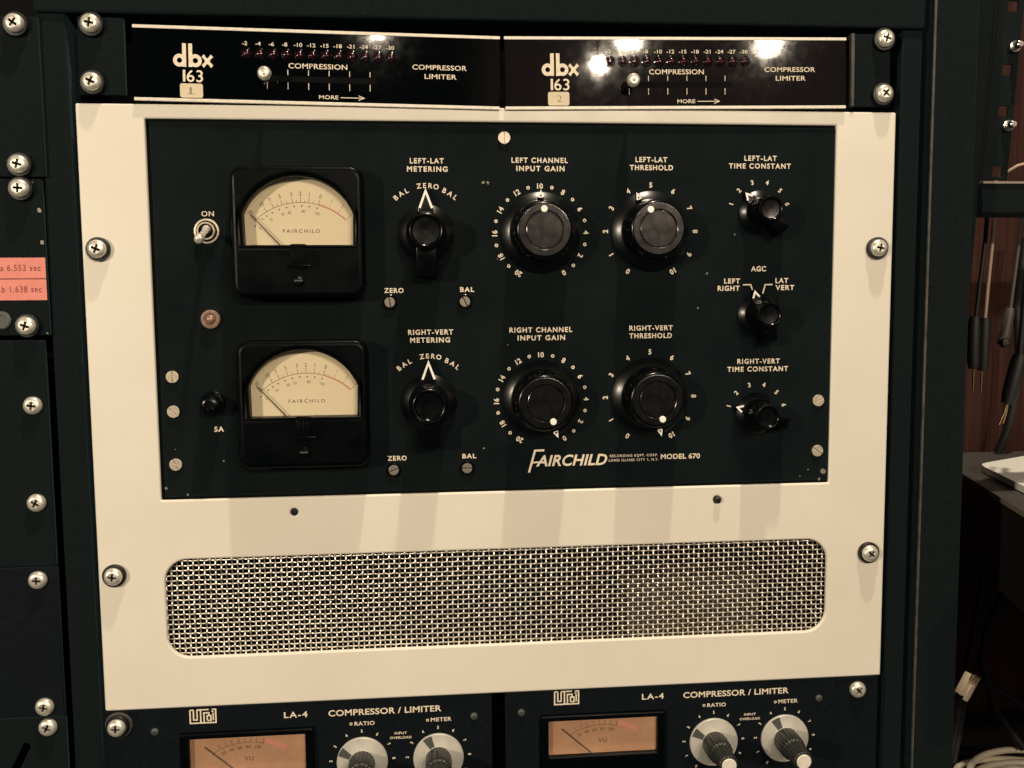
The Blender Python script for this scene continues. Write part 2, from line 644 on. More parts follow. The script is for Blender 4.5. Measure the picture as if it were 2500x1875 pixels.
# ------------------------------------------------------------------ main rack
rack = thing('equipment_rack', (0, 60, -505), 'dark green-black steel rack frame around the stacked units in the centre', 'rack')
mb = MB()
mb.box(-261.0, -245.2, 2.5, 60, -505, 49.4, M['rack'], 0.8)
mb.build('side_post', rack)
mb = MB()
mb.box(245.0, 257.6, 2.5, 60, -505, 49.4, M['rack'], 0.8)
mb.build('side_post', rack)
mb = MB()
mb.box(-262, 258.5, 1.0, 60, 50.0, 120, M['rack'], 1.2)
mb.build('top_beam', rack)
mb = MB()
mb.box(263.6, 291.6, -0.5, 236, -505, 120, M['rack'], 0.7)
mb.box(263.2, 264.6, -0.9, 0.8, -505, 120, M['worn_lit'], 0.3)  # paler strip: the highlight along the panel edge is put into its colour
mb.build('side_panel', rack)
mb = MB()
mb.box(-262, 263.5, 110, 112, -505, 120, M['void'])
mb.box(257.7, 263.5, 20, 60, -505, 120, M['void'])
mb.box(-245.1, -241.0, 20, 60, -505, 49, M['void'])
mb.box(241, 244.9, 20, 60, -505, 49, M['void'])
mb.build('back_panel', rack, smooth=0)

# ------------------------------------------------------------------ the large cream compressor in the middle
comp = thing('tube_compressor', (0, 0, -354.8), 'large cream panel around a black panel of meters and knobs above a wire mesh', 'compressor')
mb = MB()
curve_shape(mb, [rrect(-241.2, 241.0, -354.8, 0.0, 1.2, 4), rrect(-203.6, 203.4, -228.0, -8.2, 0.6, 3), rrect(-203.4, 203.3, -323.6, -263.9, 13.5, 10),
                 circle(-126.9, -237.3, 2.3, 20), circle(131.7, -236.8, 2.3, 20)], 0.0, 3.0, M['cream'], 1.1, 3)
plate = mb.build('front_plate', comp, smooth=40)
for hx, hz in ((-126.9, -237.3), (131.7, -236.8)):
    mb = MB()
    mb.lathe([(2.2, 0), (2.2, 2.6), (1.6, 3.4), (1.2, 3.5), (1.0, 2.6)], M['rubber'], (hx, 4.0 if hx < 0 else 0.9, hz), 20)
    mb.build('hole_plug', plate)

# woven wire vent behind the lower opening
mb = MB()
px_, pz_, wr, am = 3.22, 2.97, 0.44, 0.58
nxw = int(414 / px_)
nzw = int(67 / pz_)
for i in range(nxw + 1):
    x = -207 + i * px_ + random.gauss(0, 0.10)
    pts = []
    for k in range(2 * nzw + 3):
        z = -260 - (k - 1) * pz_ / 2
        ph = math.cos(math.pi * ((k - 1) / 2.0 + i))
        pts.append((x + random.gauss(0, 0.05) + 0.10 * math.sin(z * 0.11), 3.95 + am * ph, z))
    mb.tube(pts, wr, M['wire'], 6)
for j in range(nzw + 1):
    z = -260 - j * pz_ + random.gauss(0, 0.08)
    pts = []
    for k in range(2 * nxw + 3):
        x = -207 + (k - 1) * px_ / 2
        ph = -math.cos(math.pi * ((k - 1) / 2.0 + j))
        pts.append((x, 3.95 + am * ph, z + random.gauss(0, 0.03)))
    mb.tube(pts, wr, M['wire'], 6)
mb.build('wire_mesh', comp, smooth=60)
mb = MB()
mb.box(-238, 238, 58, 60, -352, -3, M['void'])
mb.box(-238, -234, 5.2, 58, -352, -3, M['void'])
mb.box(234, 238, 5.2, 58, -352, -3, M['void'])
mb.box(-238, 238, 5.2, 58, -352, -348, M['void'])
mb.box(-234, 234, 9.4, 58, -246, -243, M['void'])
mb.build('chassis', comp, smooth=0)
for x0, x1, zt, d in ((79, 168, -291, 20),):
    mb = MB()
    mb.box(x0, x1, d, 50, -347, zt, M['can'], 2.0)
    mb.build('transformer_can', comp)

# black control panel
YP = 1.0
mb = MB()
curve_shape(mb, [rrect(-201.3, 203.2, -226.2, -9.9, 0.7, 3)], YP, YP + 4, M['panel'], 0.5, 2)
for cx, cz, r, j in ((-200.6, -221.0, 0.9, 0.5), (-188.5, -225.2, 0.7, 0.4), (199.9, -220.9, 1.9, 0.25), (197.5, -225.7, 1.0, 0.5), (-9.0, -43.2, 0.7, 0.6), (-11.5, -43.0, 0.9, 0.5),
                     (-167, -205.5, 0.5, 0.3), (-13.2, -201.4, 0.5, 0.4), (124, -97, 0.5, 0.5), (-3.8, -88, 0.35, 0.3), (190.3, -219.6, 0.5, 0.4), (-194.6, -198, 0.3, 0.3),
                     (141, -73.5, 0.4, 0.5), (118.5, -118, 0.5, 0.5), (-146, -201.5, 0.3, 0.3), (2.0, -139, 0.35, 0.4), (185, -223.6, 0.4, 0.4)):
    disc(mb, cx, cz, r, YP - 0.03, M['brass'], 9, j)
panel = mb.build('control_panel', comp, smooth=40)
mb = MB()
mb.box(-203.5, -201.4, 2.2, 4.6, -227.9, -8.3, M['void'])  # black strips added to paint the shade in the gap around the panel
mb.box(-201.4, 203.3, 2.2, 4.6, -9.8, -8.3, M['void'])
mb.box(-201.4, 203.3, 2.2, 4.6, -227.9, -226.3, M['void'])
mb.build('gap_shade_strip', comp, smooth=0)

YI = YP - 0.05
ink = M['ink']


def caption(lines, parent=panel, y=YI, m=None, **kw):
    b = MB()
    for t, x0, x1, base, h in lines:
        text(b, t, x0, x1, base, h, y, m or ink, **kw)
    return b.build('caption', parent, smooth=0)


for dz, a, q in ((0, 'LEFT', 'LAT'), (-100.2, 'RIGHT', 'VERT')):
    up = dz == 0
    w1 = (-54.6, -34.8) if up else (-57.4, -30.7)
    caption([(f'{a}-{q}', w1[0], w1[1], -32.1 + dz, 2.9), ('METERING', -56.3, -32.6, -36.8 + dz, 2.9)], track=1.25)
    w1 = (5.1, 38.7) if up else (3.0, 41.1)
    caption([(f'{a} CHANNEL', w1[0], w1[1], -31.4 + dz, 2.9), ('INPUT GAIN', 7.9, 36.7, -36.2 + dz, 2.9)], track=1.25)
    w1 = (79.5, 98.9) if up else (76.1, 103.0)
    caption([(f'{a}-{q}', w1[0], w1[1], -30.6 + dz * 1.004, 2.9), ('THRESHOLD', 76.1, 102.5, -35.3 + dz * 1.004, 2.9)], track=1.2)
    caption([('ZERO', -71.1, -59.6, -107.4 + dz, 2.7)], track=1.2)
    caption([('BAL', -26.2, -17.8, -107.1 + dz, 2.7)], track=1.2)
    b = MB()
    arc_word(b, 'ZERO', (-45.6, -72.5 + dz), 27.6, 2.3, 7.0, 2.8, YI, ink, 0.024)
    arc_word(b, 'BAL', (-45.6, -72.5 + dz), 27.0, -32.5, 8.0, 2.8, YI, ink, 0.024)
    arc_word(b, 'BAL', (-45.6, -72.5 + dz), 27.0, 32.0, 8.0, 2.8, YI, ink, 0.024)
    b.build('dial_scale', panel, smooth=0)
    b = MB()
    for k, t in enumerate(('0', '2', '4', '6', '8', '10', '12', '14', '16', '18', '20')):
        ang = 149.5 - 30 * k
        arc_text(b, t, (22.2, -72.5 + dz), 27.5, ang, 3.0, YI, ink, 0.03, 0.95)
        if k < 10:
            aa = math.radians(ang - 15)
            ring(b, 22.2 + 27.5 * math.sin(aa), -72.5 + dz + 27.5 * math.cos(aa), 1.05, 0.42, YI, ink)
    b.build('dial_scale', panel, smooth=0)
    b = MB()
    for k in range(11):
        arc_text(b, str(k), (88.9, -71.7 + dz), 27.6, -150 + 30 * k, 3.0, YI, ink, 0.03, 0.95)
    b.build('dial_scale', panel, smooth=0)
w1 = (146.4, 166.6)
caption([('LEFT-LAT', 146.4, 166.6, -29.4, 2.9), ('TIME CONSTANT', 136.9, 175.5, -34.0, 2.9)], track=1.25)
caption([('RIGHT-VERT', 143.8, 170.7, -152.4, 2.9), ('TIME CONSTANT', 137.5, 176.1, -157.2, 2.9)], track=1.25)
caption([('AGC', 151.6, 161.0, -95.8, 3.0)])
caption([('LEFT', 134.8, 144.7, -103.1, 2.9), ('RIGHT', 130.8, 144.6, -107.5, 2.9)], track=1.2)
caption([('LAT', 167.1, 175.2, -103.0, 2.9), ('VERT', 167.2, 179.1, -107.3, 2.9)], track=1.2)
b = MB()
stroke(b, [(146.6, -104.0), (151.5, -104.0), (152.6, -107.1)], 0.75, YI, ink)
stroke(b, [(165.4, -104.0), (160.6, -104.0), (158.9, -110.8)], 0.75, YI, ink)
b.build('dial_scale', panel, smooth=0)
for cz, last in ((-60.0, 'T'), (-183.2, '6')):
    b = MB()
    for k in range(6):
        t = str(k + 1)
        if k == 5 and last == 'T':
            t = '6'
        arc_text(b, t, (156.2, cz), 18.2, -75 + 30 * k, 2.7, YI, ink, 0.03, 0.95)
    b.build('dial_scale', panel, smooth=0)
caption([('ON', -174.4, -167.4, -62.8, 2.9)], bold=0.005)
caption([('5A', -171.7, -166.2, -188.0, 2.9)])
caption([('MODEL 670', 96.0, 120.8, -210.6, 3.0)], bold=0.025, track=1.05)
caption([('RECORDING EQPT. CORP.', 64.2, 94.2, -208.7, 1.5), ('LONG ISLAND CITY 1, N.Y.', 63.6, 94.6, -211.4, 1.5)], bold=0.01, track=1.25)
# the maker's slanted name with its long first letter
b = MB()
text(b, 'AIRCHILD', 18.6, 62.6, -213.2, 6.6, YI, ink, bold=0.022, track=1.02, shear=0.26)
stroke(b, [(14.2, -217.0), (18.0, -203.6), (23.7, -203.5)], 1.25, YI - 0.02, ink)
stroke(b, [(15.9, -210.9), (21.5, -210.8)], 1.0, YI - 0.03, ink)
b.build('maker_name', panel, smooth=0)


# ---- meters
def meter(cx, cz, ncopy=None):
    W = 37.3
    y0 = YP
    if ncopy:
        return copy_tree(ncopy, comp, (cx, y0, cz))
    o3 = (cx, y0, cz)
    win = []
    Rr = 33.5
    zc = cz + 31.4 - Rr
    a_max = math.asin(31.0 / Rr)
    win += [(cx - 30.6, cz - 7.2), (cx + 30.6, cz - 7.2)]
    for k in range(25):
        a = a_max - 2 * a_max * k / 24
        win.append((cx + Rr * math.sin(a), zc + Rr * math.cos(a)))
    c = MB()
    curve_shape(c, [rrect(cx - W, cx + W, cz - W, cz + W, 7.5, 8), win], y0 - 13.5, y0, M['meter'], 3.2, 5)
    # lower cover: centre tab, ribs and bar
    c.box(cx - 4.4, cx + 4.4, y0 - 13.9, y0 - 10, cz - 21.0, cz - 6.7, M['meter'], 0.5)
    for rx in (-2.4, 0, 2.4):
        c.box(cx + rx - 0.5, cx + rx + 0.5, y0 - 14.15, y0 - 13.6, cz - 19.5, cz - 9.5, M['meter'], 0.25)
    c.box(cx - 7.2, cx + 7.2, y0 - 14.6, y0 - 13, cz - 19.6, cz - 18.6, M['meter'], 0.4)
    c.box(cx - 33, cx + 33, y0 - 14.0, y0 - 10, cz - 9.0, cz - 7.3, M['meter'], 0.4)
    case = c.build('panel_meter', comp, o3, smooth=50)
    d = MB()
    d.box(cx - 33, cx + 33, y0 - 4.6, y0 - 3.6, cz - 12, cz + 33.5, M['dial'])
    d.build('dial_face', case, smooth=0)
    # markings
    yk = y0 - 4.66
    s = MB()
    pc = (cx + 0.9, cz - 20.0)
    R0 = 37.6

    def pt(r, deg):
        return (pc[0] + r * math.sin(math.radians(deg)), pc[1] + r * math.cos(math.radians(deg)))
    def arc(r, a0, a1, wd, m):
        stroke(s, [pt(r, a0 + (a1 - a0) * k / 24) for k in range(25)], wd, yk, m)
    arc(R0, -43, 15.5, 0.28, M['dialink'])
    arc(R0, 15.5, 43, 0.75, M['dialred'])
    for ang, t in ((-42, '20'), (-31, '10'), (-24, '7'), (-16, '5'), (-7, '3'), (0, '2'), (7, '1'), (15.5, '0'), (25, '1'), (34, '2'), (43, '3')):
        col = M['dialink'] if ang <= 15.5 else M['dialred']
        stroke(s, [pt(R0, ang), pt(R0 + 3.0, ang)], 0.26, yk - 0.02, col)
        arc_text(s, t, pc, R0 + 5.0, ang, 2.25, yk, col, 0.008, 0.85)
    for ang in (-20, -11.5, -3.5, 3.5, 11, 18, 20.5, 29.5):
        stroke(s, [pt(R0, ang), pt(R0 + 1.5, ang)], 0.2, yk - 0.02, M['dialink'] if ang < 15 else M['dialred'])
    for ang, t in ((-47, '0'), (-38, ''), (-33, '20'), (-27, ''), (-20, '40'), (-13, '60'), (-6, ''), (1, '80'), (8, ''), (15, '100')):
        p = pt(R0 - 2.0, ang)
        disc(s, p[0], p[1], 0.48, yk, M['dialink'], 10)
        if t:
            arc_text(s, t, pc, R0 - 5.0, ang + 1.5, 1.7, yk, M['dialink'], -0.005, 0.85)
    for ang, t in ((-31, 'VU'), (31, 'VU')):
        arc_text(s, t, pc, R0 + 13.0, ang, 2.0, yk, M['dialink'], -0.01, 0.8)
    text(s, 'FAIRCHILD', cx - 9.6, cx + 11.5, cz + 0.3, 2.0, yk, M['dialink'], bold=0.008, track=1.4)
    s.build('dial_scale', case, smooth=0)
    n = MB()
    tip = pt(41.2, -42.3)
    n.tube([(pc[0], y0 - 6.6, pc[1]), (tip[0], y0 - 6.6, tip[1])], 0.36, M['needle'], 6, rfun=lambda i: 0.5 if i == 0 else 0.26)
    n.build('needle', case)
    z = MB()
    z.lathe([(3.0, 13.0), (3.0, 14.6), (2.5, 15.3), (1.0, 15.5)], M['bake'], (cx, y0, cz - 27.5), 28)
    z.box(cx - 2.4, cx + 2.4, y0 - 15.7, y0 - 15.2, cz - 27.9, cz - 27.1, M['aludark'], 0.1)
    z.build('zero_screw', case)
    g = MB()
    g.box(cx - 31.8, cx + 31.8, y0 - 10.6, y0 - 10.2, cz - 8.6, cz + 32.0, M['glass'])
    g.build('glass_pane', case, smooth=0)
    return case


m1 = meter(-118.3, -73.0)
m2 = meter(-118.0, -171.6, m1)


# ---- knobs
def big_knob(c, rot, src=None):
    x, y, z = c
    if src:
        return copy_tree(src, comp, c, math.radians(rot))
    b = MB()
    b.lathe([(24.0, 0), (24.1, 0.9), (23.7, 1.4), (19.2, 3.7), (18.2, 4.2), (17.8, 5.0)], M['skirt'], c, 96)
    k = b.build('rotary_knob', comp, c, smooth=40)
    g = MB()

    def scallop(a, i):
        return 1 - (0.035 * (0.5 + 0.5 * math.cos(9 * a)) ** 3 if 1 <= i <= 4 else 0)
    g.lathe([(18.3, 3.6), (18.1, 5.0), (17.9, 9), (17.6, 14), (17.2, 16.5), (16.7, 18.0), (16.0, 19.0), (15.3, 19.45), (14.9, 19.55)],
            M['bake'], c, 108, mod=scallop, cap0=False, cap1=False)
    g.lathe([(14.9, 19.55), (14.6, 19.6), (11.5, 19.6), (11.2, 19.4), (11.0, 18.5), (10.7, 18.5), (10.5, 19.1), (10.2, 19.25), (6.0, 19.25), (0.3, 19.25)],
            M['bakecap'], c, 96, cap0=False)
    g.build('grip', k, smooth=40)
    t = MB()
    t.prism([(x - 1.9, z + 19.9), (x, z + 24.3), (x + 1.9, z + 19.9)], y - 4.9, y - 1.5, M['bake'], 0.3)
    stroke(t, [(x - 1.25, z + 20.4), (x, z + 23.6), (x + 1.25, z + 20.4)], 0.9, y - 4.95, M['white'])
    stroke(t, [(x - 1.25, z + 20.4), (x + 1.25, z + 20.4)], 0.6, y - 4.96, M['white'])
    t.build('pointer', k)
    d = MB()
    d.lathe([(1.95, 18.0), (1.95, 20.0), (1.7, 20.3)], M['white'], (x, y, z + 11.9), 24)
    d.build('index_dot', k)
    k.rotation_euler = (0, math.radians(rot), 0)
    return k


K1 = big_knob((22.2, YP, -72.4), -0.8)
big_knob((88.9, YP, -71.7), -23.5, K1)
big_knob((22.2, YP, -172.6), 157.5, K1)
big_knob((88.9, YP, -171.9), 165.0, K1)


def bar_knob(c, rot, sk, bd, cap, tipr, pbase, phw, tail, thw, h, src=None, wd=1.3):
    x, y, z = c
    if src:
        return copy_tree(src, comp, c, math.radians(rot))
    b = MB()
    b.lathe([(sk, 0), (sk + 0.1, 0.9), (sk - 0.3, 1.4), (bd + 1.0, 1.6 + (sk - bd - 1.3) * 0.52), (bd + 0.3, 6.0)], M['skirt'], c, 72)
    k = b.build('selector_knob', comp, c, smooth=40)
    g = MB()
    g.lathe([(bd + 0.6, 4.0), (bd + 0.2, 8), (bd, 12), (bd - 0.2, h - 3), (bd - 0.8, h - 1.2), (cap + 0.8, h - 0.3), (cap + 0.1, h), (cap - 0.5, h - 0.2), (cap - 1.0, h - 1.0), (cap - 1.3, h - 1.5)],
            M['bake'], c, 72, cap1=False)
    g.lathe([(cap - 1.2, h - 2.2), (cap - 1.2, h - 1.5), (cap * 0.5, h - 1.7), (0.3, h - 1.8)], M['bake'], c, 48)
    # the finger bar that runs down from the body
    g.hexa([(x - thw * 1.1, y - 0.5, z - tail), (x + thw * 1.1, y - 0.5, z - tail), (x + thw * 1.2, y - 0.5, z), (x - thw * 1.2, y - 0.5, z),
            (x - thw * 0.92, y - h * 0.66, z - tail + 0.8), (x + thw * 0.92, y - h * 0.66, z - tail + 0.8), (x + thw, y - h * 0.72, z), (x - thw, y - h * 0.72, z)], M['bake'], 0.9)
    g.build('grip', k, smooth=40)
    t = MB()
    t.prism([(x - phw, z + pbase), (x, z + tipr), (x + phw, z + pbase), (x + phw * 0.9, z + bd - 1), (x - phw * 0.9, z + bd - 1)], y - 5.0, y - 0.2, M['bake'], 0.4)
    u = wd * 0.75
    stroke(t, [(x - phw + u, z + pbase + 0.6), (x, z + tipr - wd * 1.1), (x + phw - u, z + pbase + 0.6)], wd, y - 5.05, M['white'])
    t.build('pointer', k)
    k.rotation_euler = (0, math.radians(rot), 0)
    return k


B1 = bar_knob((-45.7, YP, -72.7), 0.0, 16.8, 11.0, 8.9, 25.4, 13.6, 4.6, 26.2, 6.1, 21.0)
bar_knob((-45.7, YP, -172.9), 0.0, 0, 0, 0, 0, 0, 0, 0, 0, 0, B1)
B2 = bar_knob((156.2, YP, -60.2), -43.5, 13.0, 8.3, 6.6, 15.6, 10.2, 2.9, 17.5, 4.3, 20.0, wd=1.15)
bar_knob((156.2, YP, -122.3), -15.0, 0, 0, 0, 0, 0, 0, 0, 0, 0, B2)
bar_knob((156.2, YP, -183.3), -72.0, 0, 0, 0, 0, 0, 0, 0, 0, 0, B2)

# ---- toggle switch, jewel lamp, fuse cap
tx, tz = -171.7, -71.4
mb = MB()
mb.lathe([(7.2, 0), (7.25, 0.8), (7.0, 1.2), (6.1, 1.3), (5.9, 0.5)], M['nut'], (tx, YP, tz), 48, cap1=False)
mb.lathe([(6.0, 0.6), (5.0, 0.6)], M['void'], (tx, YP, tz), 40, cap0=False, cap1=False)
mb.lathe([(5.15, 0.4), (5.15, 2.8), (5.0, 3.1), (4.2, 3.1), (4.1, 2.0)], M['nut'], (tx, YP, tz), 40, cap0=False, cap1=False)
mb.lathe([(4.15, 1.4), (4.15, 1.9)], M['void'], (tx, YP, tz), 30)
tg = mb.build('toggle_switch', comp)
mb = MB()
pts = [(tx + 0.3, YP - 2.0, tz + 0.9), (tx + 0.35, YP - 6, tz - 0.6), (tx + 0.5, YP - 12, tz - 2.8), (tx + 0.6, YP - 17, tz - 4.7), (tx + 0.6, YP - 20, tz - 5.8), (tx + 0.6, YP - 21.6, tz - 6.4), (tx + 0.6, YP - 22.2, tz - 6.6)]
rr = [2.6, 1.8, 1.7, 2.2, 2.75, 2.4, 1.1]
mb.tube(pts, 1, M['screw'], 20, rfun=lambda i: rr[i])
mb.build('lever', tg, smooth=60)
mb = MB()
mb.lathe([(5.5, 0), (5.5, 1.8), (5.1, 2.3), (4.0, 2.4), (3.3, 1.9), (2.9, 1.6)], M['jewel'], (-171.2, YP, -122.1), 40, cap1=False)
pl = mb.build('pilot_lamp', comp)
mb = MB()
mb.lathe([(2.9, 1.0), (2.7, 2.2), (2.0, 3.1), (1.0, 3.6), (0.2, 3.7)], M['jewel'], (-171.2, YP, -122.1), 28)
mb.build('jewel', pl, smooth=60)
mb = MB()
mb.lathe([(7.3, 0), (7.3, 1.2), (6.8, 1.8)], M['bake'], (-171.7, YP, -171.3), 40)
fz = mb.build('fuse_holder', comp)
mb = MB()
mb.lathe([(6.0, 1.5), (5.9, 7.5), (5.3, 9.6), (4.0, 10.6), (2.8, 10.8), (2.5, 10.2)], M['bake'], (-171.7, YP, -171.3), 48, mod=lambda a, i: 1 - 0.05 * (0.5 + 0.5 * math.cos(12 * a)) if i < 2 else 1)
mb.build('fuse_cap', fz)
for x, z, r in ((0.9, -17.2, 0), (-194.3, -155.3, 88), (-194.5, -175.7, 42), (-194.4, -207.0, 65), (195.7, -176.0, -28), (195.8, -207.6, 35)):
    slot_screw(comp, x, z, YP, 3.6, r if r else 88)
for x, z, r in ((-67.8, -113.0, 80), (-23.4, -113.0, 60), (-67.5, -213.4, -22), (-23.4, -213.3, 3)):
    slot_screw(comp, x, z, YP, 3.05, r, True)
for x, z, r in ((-231.9, -81.6, 22), (-231.7, -272.0, 8), (230.6, -82.2, 12), (230.2, -273.4, 40)):
    rack_screw(comp, x, z, 0.0, r)


# ------------------------------------------------------------------ the two glossy black limiters on top
def limiter(cx, cz, ang, digit, label):
    u = thing('limiter_unit', (cx, -1.6, cz), label, 'limiter', 'slim black limiters along the top')
    y = -1.6
    f = MB()
    f.box(cx - 103.3, cx + 103.3, y, y + 1.4, cz - 20.6, cz + 20.6, M['gloss'], 0.35)
    # slot is a flat dark plate; the shade of its recess is in the colour
    face = f.build('faceplate', u, smooth=40)
    s = MB()
    s.prism(rrect(cx - 34.0, cx + 32.6, cz - 8.3, cz - 5.0, 1.6, 5), y - 0.06, y + 1.0, M['void'])
    s.build('slider_slot', u, smooth=0)
    for a, b_ in ((19.0, 20.8), (-20.8, -19.0)):
        t = MB()
        t.box(cx - 103.2, cx + 103.2, y - 0.45, y + 1, cz + a, cz + b_, M['trim'], 0.25)
        t.build('trim_strip', u)
    yk = y - 0.06
    n = MB()
    for k, t in enumerate(('-2', '-4', '-6', '-8', '-10', '-12', '-15', '-18', '-21', '-24', '-27', '-30')):
        ctext(n, t, cx - 41.8 + 7.42 * k, cz + 11.4, 2.1, yk, ink, 0.012, 1.0, 1.25)
    n.build('led_numerals', face, smooth=0)
    caption([('COMPRESSION', cx - 17.6, cx + 15.5, cz - 0.6, 2.8)], face, yk, bold=0.01, track=1.05)
    caption([('MORE', cx - 0.6, cx + 10.3, cz - 17.3, 2.1)], face, yk, bold=0.012, track=1.05)
    caption([('COMPRESSOR', cx + 52.6, cx + 83.9, cz + 0.8, 2.7), ('LIMITER', cx + 59.6, cx + 78.0, cz - 4.3, 2.7)], face, yk, bold=0.01, track=1.05)
    n = MB()
    for k in range(6):
        x = cx - 29.6 + 11.6 * k
        if k:
            stroke(n, [(x, cz - 4.5), (x, cz - 1.5)], 0.38, yk - 0.03, ink)
        stroke(n, [(x, cz - 12.4), (x, cz - 8.7)], 0.38, yk - 0.03, ink)
    stroke(n, [(cx + 11.6, cz - 16.3), (cx + 24.8, cz - 16.3)], 0.42, yk, ink)
    stroke(n, [(cx + 21.8, cz - 15.0), (cx + 25.0, cz - 16.3), (cx + 21.8, cz - 17.6)], 0.42, yk - 0.01, ink)
    n.build('slider_scale', face, smooth=0)
    # maker's round letters with joined tall stems
    n = MB()
    yl = yk
    ring(n, cx - 77.9, cz + 2.0, 3.55, 1.45, yl, ink, 36)
    ring(n, cx - 69.2, cz + 2.0, 3.55, 1.45, yl, ink, 36)
    for x0, x1 in ((-76.35, -74.2), (-72.95, -70.8)):
        n.add([(cx + x0, yl - 0.012, cz - 1.55), (cx + x0, yl - 0.012, cz + 11.3), (cx + x1, yl - 0.012, cz + 11.3), (cx + x1, yl - 0.012, cz - 1.55)], [(3, 2, 1, 0)], ink)
    xx, xz = cx - 62.6, cz + 1.9
    out_ = []
    for q in range(4):
        a = math.radians(45 + 90 * q)
        for da, r in ((-14, 4.35), (14, 4.35)):
            out_.append((xx + 0.86 * r * math.cos(a + math.radians(da)), xz + r * math.sin(a + math.radians(da))))
        a2 = math.radians(90 + 90 * q)
        for da, r in ((-20, 1.9), (0, 1.65), (20, 1.9)):
            out_.append((xx + 0.86 * r * math.cos(a2 + math.radians(da)), xz + r * math.sin(a2 + math.radians(da))))
    c0 = len(out_)
    n.add([(p[0], yl - 0.008, p[1]) for p in out_] + [(xx, yl - 0.008, xz)], [(c0, i, (i + 1) % c0) for i in range(c0)], ink)
    n.add([(cx - 76.3, yl, cz - 9.7), (cx - 74.9, yl, cz - 9.7), (cx - 74.9, yl, cz - 3.2), (cx - 76.3, yl, cz - 3.2)], [(0, 1, 2, 3)], ink)
    text(n, '63', cx - 74.2, cx - 65.2, cz - 9.7, 6.5, yl, ink, bold=0.008, track=1.05)
    n.build('maker_name', face, smooth=0)
    st = MB()
    st.prism(rrect(cx - 78.0, cx - 65.4, cz - 18.5, cz - 10.7, 1.2, 5), y - 0.12, y - 0.02, M['sticker'])
    text(st, digit, cx - 72.8, cx - (71.4 if digit == '1' else 69.8), cz - 16.4, 3.8, y - 0.16, M['pencil'], bold=-0.012)
    if digit == '1':
        stroke(st, [(cx - 74.2, cz - 16.5), (cx - 69.6, cz - 16.4)], 0.35, y - 0.165, M['pencil'])
    st.build('number_sticker', u, smooth=0)
    proto = limiter.led
    for k in range(12):
        c3 = (cx - 40.9 + 7.40 * k, y, cz + 6.8)
        if proto is None:
            r_ = MB()
            r_.lathe([(3.2, 0), (3.15, 0.35), (2.9, 0.5), (2.55, 0.15), (2.5, -0.4)], M['ledrim'], c3, 32, cap0=False, cap1=False)
            proto = r_.build('led', u, c3)
            l_ = MB()
            l_.lathe([(2.45, -0.5), (2.3, 0.3), (1.8, 0.9), (1.0, 1.3), (0.2, 1.4)], M['led'], c3, 24)
            l_.build('lens', proto, smooth=60)
            limiter.led = proto
        else:
            copy_tree(proto, u, c3)
    kx, kz = cx - 29.3, cz - 6.4
    k_ = MB()
    k_.lathe([(1.2, 0.0), (1.2, 6.0), (2.6, 7.0), (3.7, 8.3), (3.85, 10.2), (3.5, 11.6), (2.6, 12.3), (1.4, 11.8), (0.9, 12.1), (0.1, 12.3)], M['screw'], (kx, y, kz), 32)
    k_.build('slider_knob', u, smooth=60)
    u.rotation_euler = (0, math.radians(ang), 0)
    return u


limiter.led = None
dL = limiter(-104.7, 20.7, 0.82, '1', 'slim glossy black limiter with a sticker marked 1, top left')
dR = limiter(104.5, 20.8, -0.83, '2', 'slim glossy black limiter with a sticker marked 2, top right')
for nm, x0, x1, z0, z1, sc, lab, u in (
        ('rack_ear', -238.4, -213.4, 2.9, 45.4, ((-230.2, 41.0, 10), (-230.5, 9.4, 25)), None, dL),
        ('rack_ear', 211.2, 236.6, 1.4, 44.4, ((231.8, 40.8, 18), (231.5, 8.6, 40)), None, dR)):
    # the ears hold the pair of limiters in the rack
    mb = MB()
    mb.box(x0, x1, 0.6, 4, z0, z1, M['rack'], 0.4)
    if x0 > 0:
        mb.box(x0, x0 + 2.2, -1.4, 3.5, z0, z1, M['worn_lit'], 0.5)
    ear = mb.build(nm, u)
    for x, z, r in sc:
        rack_screw(u, x, z, 0.6, r)


